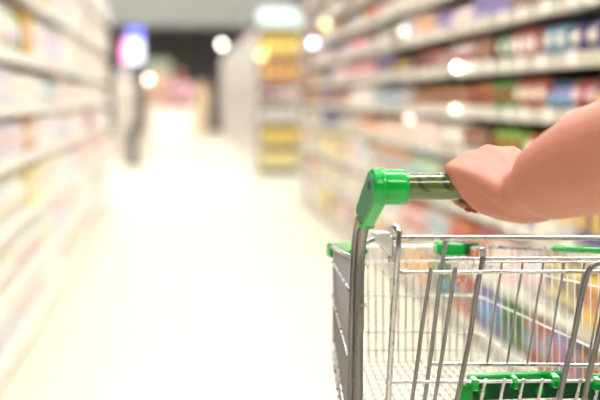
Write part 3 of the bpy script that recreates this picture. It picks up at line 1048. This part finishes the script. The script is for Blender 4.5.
# cover lying on the left rim behind the front corner
bm = bmesh.new()
q = [L_far[0] + Vector((.001, .002, .003)), L_far[0] + Vector((.055, .004, .004)), L_far[0].lerp(L_near[0], .72) + Vector((.030, 0, .006)), L_far[0].lerp(L_near[0], .78) + Vector((-.001, 0, .004))]
a = [bm.verts.new(p + Vector((0, 0, .002))) for p in q]
b = [bm.verts.new(p - Vector((0, 0, .005))) for p in q]
bm.faces.new(a)
bm.faces.new(b)
for i in range(4):
    bm.faces.new((a[i], a[(i + 1) % 4], b[(i + 1) % 4], b[i]))
bmesh.ops.recalc_face_normals(bm, faces=bm.faces)
bmesh.ops.bevel(bm, geom=list(bm.edges), offset=.0015, segments=2, affect='EDGES')
obj('rim_cover', bm, GREEN, cart)
ca, cb = R_far[0].lerp(R_near[0], .36), R_far[0].lerp(R_near[0], .92)
tube('rim_cover', [ca + Vector((0, 0, .001)), cb + Vector((0, 0, .001))], .0052, GREEN, cart, 12)
# small knob where the seat frame meets the front corner
bm = bmesh.new()
lathe(bm, [(-.006, .002), (-.005, .0045), (.004, .0045), (.006, .002)], cp(482.5, 251.5, .1), (0, 0, 1), 10)
obj('seat_knob', bm, STEEL, cart)

# --- undercarriage and castors
zb = nl.z
for s in (0, 1):
    X = (lambda p: p) if s == 0 else mirror
    pts = [post_a[-1], Vector((.01, .12, .52)), Vector((.005, .12, .30)), Vector((.02, .14, .20)), Vector((.05, .30, .19)), Vector((.11, .54, .20)), Vector((.12, .55, .26)), Vector((.105, .45, .45)), Vector((.09, .32, nl.z + .02))]
    tube('chassis_tube', spline([X(p) for p in pts], 4), .012, DULL, cart, 12)
    for (x, y) in ((.02, .15), (.11, .52)):
        c = X(Vector((x, y, 0)))
        bm = bmesh.new()
        lathe(bm, [(-.014, .03), (-.014, .055), (-.010, .062), (.010, .062), (.014, .055), (.014, .03)], (c.x, c.y, .062), (1, 0, 0), 28)
        wh = obj('castor_wheel', bm, RUBBER, cart)
        bm = bmesh.new()
        for dx in (-.019, .019):
            add_box(bm, (c.x + dx, c.y + .01, .11), (.004, .03, .12), .001)
        add_box(bm, (c.x, c.y + .012, .172), (.042, .036, .008), .001)
        lathe(bm, [(0, .008), (.03, .008)], (c.x, c.y + .012, .172), (0, 0, 1), 12)
        lathe(bm, [(-.022, .006), (.022, .006)], (c.x, c.y, .062), (1, 0, 0), 12)
        obj('castor_fork', bm, STEEL, cart)
tube('chassis_tube', [Vector((.02, .14, .20)), mirror(Vector((.02, .14, .20)))], .010, DULL, cart, 12)

# ================================================================== the arm and the hand on the handle
arm = empty('person', (P0.x, P0.y, 0), HEAD)
tag(arm, 'bare arm reaching in from the right, hand gripping the cart handle', 'person')


_ico = {}
for _n in (2, 3):
    _b = bmesh.new()
    bmesh.ops.create_icosphere(_b, subdivisions=_n, radius=1.0)
    _b.verts.ensure_lookup_table()
    _ico[_n] = (np.array([v.co[:] for v in _b.verts]), np.array([[v.index for v in f.verts] for f in _b.faces]))
    _b.free()
BV, BF = [], []


def balls(chain, step=0.0022):
    """chain of (point, radius) -> overlapping balls, later fused into one skin"""
    for (a, ra), (b, rb) in zip(chain, chain[1:]):
        a, b = Vector(a), Vector(b)
        L = (b - a).length
        n = max(2, int(L / max(step, min(ra, rb) * 0.14)))
        for i in range(n + 1):
            t = i / n
            r = ra + (rb - ra) * t
            v, f = _ico[3 if r > .02 else 2]
            BF.append(f + balls.off)
            BV.append(v * r + np.array(a.lerp(b, t)[:]))
            balls.off += len(v)


balls.off = 0
hx = cp(453, 187, 0).x                           # little-finger end of the grip
H = lambda x, y, z: Vector((hx + x, y, HZ + z))
# knuckles: little, ring, middle, index
mcp = [cp(452.5, 169, -.010), cp(468, 160.5, -.004), cp(488, 153.5, -.001), cp(511, 154.5, -.003)]
rk = [.0108, .0120, .0128, .0122]
pip = [H(.006, .027, .012), H(.0215, .030, .017), H(.0430, .032, .020), H(.0670, .031, .020)]
dip = [H(.012, .021, -.018), H(.0230, .022, -.019), H(.0430, .023, -.019), H(.0650, .023, -.018)]
tip = [H(.0165, -.007, -.0252), H(.0260, -.003, -.0265), H(.0430, -.003, -.0270), H(.0640, -.002, -.0265)]
wrist = cp(520, 196, -.070)
for i in range(4):
    r = rk[i]
    balls([(mcp[i], r), (pip[i], r * .83), (dip[i], r * .74), (tip[i], r * .60)])
    # back of the hand: metacarpals fanning to the wrist
    wr = wrist + Vector((-.020 + .012 * i, .004, .004 + .004 * i))
    mid = mcp[i].lerp(wr, .5) + Vector((0, -.002, .003))
    balls([(mcp[i], r), (mid, r * 1.35), (wr, .0190)])
# skin between the bones, so that the back of the hand reads as one smooth surface
for i in range(3):
    for f in (.33, .67):
        a = mcp[i].lerp(mcp[i + 1], f)
        b = wrist + Vector((-.020 + .012 * (i + f), .006, .006 + .004 * i))
        balls([(a + Vector((0, -.001, -.0008)), .0118), (a.lerp(b, .5) + Vector((0, -.002, .003)), .0160), (b, .019)])
# edge of the hand on the little-finger side, down to the heel
edge = [(mcp[0], .0108), (cp(460.5, 181, -.020), .0112), (cp(470, 193, -.030), .0125), (cp(484, 203, -.042), .0150), (cp(503, 206, -.056), .0190), (cp(524, 205, -.066), .0235), (cp(540, 203, -.085), .0240)]
balls(edge)
for k in (.25, .5, .75):
    balls([(a.lerp(mcp[2].lerp(wrist, i / 6.0), k * .8), ra) for i, (a, ra) in enumerate(edge)])
# thumb: leaves the index side of the palm and closes under the bar
balls([(wrist + Vector((.004, .018, .004)), .017), (H(.092, -.028, -.004), .0145), (H(.094, -.010, -.026), .0110), (H(.086, .012, -.0275), .0098), (H(.078, .020, -.024), .0080)])
# wrist and forearm to the elbow (two bones side by side give it its flat wrist)
fore1 = cp(550, 181, -.13)
fore2 = cp(600, 160, -.20)
elbow = cp(680, 124, -.30)
ax = (elbow - wrist).normalized()
side = ax.cross(Vector((0, 1, 0))).normalized()
if side.z < 0:
    side.negate()
balls([(wrist + side * .008, .0240), (wrist.lerp(fore1, .5) + side * .009, .0270), (fore1 + side * .012, .0385), (fore2 + side * .014, .0525), (elbow, .060)])
balls([(wrist - side * .010, .0225), (wrist.lerp(fore1, .5) - side * .009, .0260), (fore1 - side * .012, .0380), (fore2 - side * .014, .0520), (elbow, .059)])
balls([(wrist, .0270), (wrist.lerp(fore1, .5), .0310), (fore1, .0440), (fore2, .0600), (elbow, .062)])
shoulder = elbow + Vector((.10, -.02, .30))
balls([(elbow, .059), (elbow.lerp(shoulder, .45), .052), (shoulder, .046)])
me = bpy.data.meshes.new('arm_raw')
me.from_pydata(np.concatenate(BV).tolist(), [], np.concatenate(BF).tolist())
raw = bpy.data.objects.new('arm_raw', me)
COL.objects.link(raw)
rm = raw.modifiers.new('remesh', 'REMESH')
rm.mode = 'VOXEL'
rm.voxel_size = 0.0019
sm = raw.modifiers.new('smooth', 'SMOOTH')
sm.factor = 0.5
sm.iterations = 26
# the grip closes exactly on the bar: cut the bar's own volume out of the flesh
cb_ = bmesh.new()
lathe(cb_, [(-.03, .0179), (W + .03, .0179)], (0, 0, HZ), (1, 0, 0), 48)
bmesh.ops.recalc_face_normals(cb_, faces=cb_.faces)
cme = bpy.data.meshes.new('bar_cut')
cb_.to_mesh(cme)
cb_.free()
cutter = bpy.data.objects.new('bar_cut', cme)
COL.objects.link(cutter)
bo = raw.modifiers.new('cut', 'BOOLEAN')
bo.operation = 'DIFFERENCE'
bo.solver = 'EXACT'
bo.object = cutter
dg = bpy.context.evaluated_depsgraph_get()
me2 = bpy.data.meshes.new_from_object(raw.evaluated_get(dg))
bpy.data.objects.remove(raw)
bpy.data.objects.remove(cutter)
me2.name = 'arm'
me2.materials.clear()
me2.materials.append(SKIN)
me2.polygons.foreach_set('use_smooth', [True] * len(me2.polygons))
link(bpy.data.objects.new('arm', me2), arm)
# nails
for i in range(4):
    d = (tip[i] - dip[i]).normalized()
    nb = bmesh.new()
    c = tip[i] + Vector((0, -.001, -.0042)) + d * .002
    bmesh.ops.create_uvsphere(nb, u_segments=14, v_segments=8, radius=1)
    bmesh.ops.transform(nb, matrix=Matrix.Translation(c) @ d.to_track_quat('X', 'Z').to_matrix().to_4x4() @ Matrix.Diagonal((.0062, .0046, .0026, 1)), verts=nb.verts)
    obj('fingernail', nb, NAIL, arm, True)
# the rest of the person, standing to the right of the cart
S = shoulder
K = lambda x, y, z: (S.x + x, S.y + y, z)
z0 = S.z
J = {'pelvis': (K(.19, -.02, .95), (.12, .08)), 'chest': (K(.19, -.02, z0 - .12), (.145, .09)), 'neck': (K(.19, -.01, z0 + .07), .052), 'chin': (K(.19, .01, z0 + .14), .066), 'head': (K(.19, .0, z0 + .23), (.08, .095)), 'crown': (K(.19, -.01, z0 + .30), .055),
     'shl': (K(.03, 0, z0 - .01), .050), 'shr': (K(.36, -.02, z0 - .01), .050), 'elr': (K(.42, -.05, z0 - .31), .042), 'wrr': (K(.41, .02, z0 - .56), .028), 'har': (K(.405, .05, z0 - .66), (.035, .018)), 'fir': (K(.40, .07, z0 - .73), (.028, .012))}
E = [('pelvis', 'chest'), ('chest', 'neck'), ('neck', 'chin'), ('chin', 'head'), ('head', 'crown'), ('chest', 'shl'), ('chest', 'shr'), ('shr', 'elr'), ('elr', 'wrr'), ('wrr', 'har'), ('har', 'fir')]
for sx, n in ((-1, 'l'), (1, 'r')):
    J.update({'hip' + n: (K(.19 + sx * .08, -.02, .86), .07), 'kn' + n: (K(.19 + sx * .1, -.01, .48), .06), 'an' + n: (K(.19 + sx * .1, -.05, .09), .045), 'to' + n: (K(.19 + sx * .11, .10, .04), .036)})
    E += [('pelvis', 'hip' + n), ('hip' + n, 'kn' + n), ('kn' + n, 'an' + n), ('an' + n, 'to' + n)]
skin_body('body', J, E, SKIN, arm)
J2 = {'a': (K(.19, -.02, .82), (.19, .145)), 'a2': (K(.19, -.02, .95), (.185, .14)), 'b': (K(.19, -.02, 1.12), (.18, .13)), 'c': (K(.19, -.02, z0 - .12), (.19, .135)), 'd': (K(.19, -.02, z0 + .03), (.13, .10)),
      'l': (K(.015, 0, z0 + .005), .12), 'r': (K(.365, -.02, z0 - .005), .092), 'l2': (tuple(elbow.lerp(S, .45)), .076), 'r2': (K(.40, -.035, z0 - .17), .070)}
skin_body('shirt', J2, [('a', 'a2'), ('a2', 'b'), ('b', 'c'), ('c', 'd'), ('c', 'l'), ('c', 'r'), ('l', 'l2'), ('r', 'r2')], CLOTH, arm)
DENIM = mat('trousers_blue', srgb(62, 74, 104), 0.9, noise=0.08, nscale=60)
skin_body('trousers', {'w': (K(.19, -.02, 1.0), (.155, .115)), 'p': (K(.19, -.02, .90), (.165, .12)), 'l': (K(.115, -.02, .76), (.095, .105)), 'r': (K(.265, -.02, .76), (.095, .105)), 'lk': (K(.095, -.01, .46), .08), 'rk': (K(.285, -.01, .46), .08), 'la': (K(.09, -.05, .10), .066), 'ra': (K(.29, -.05, .10), .066)},
          [('w', 'p'), ('p', 'l'), ('p', 'r'), ('l', 'lk'), ('r', 'rk'), ('lk', 'la'), ('rk', 'ra')], DENIM, arm)
skin_body('hair', {'a': (K(.19, -.035, z0 + .32), (.085, .085)), 'b': (K(.19, -.06, z0 + .22), (.09, .06)), 'c': (K(.19, -.075, z0 + .08), (.075, .04))}, [('a', 'b'), ('b', 'c')], MATS['hair_brown'], arm)

bpy.context.view_layer.update()
print('PRODUCTS', COUNT, sum(COUNT.values()))
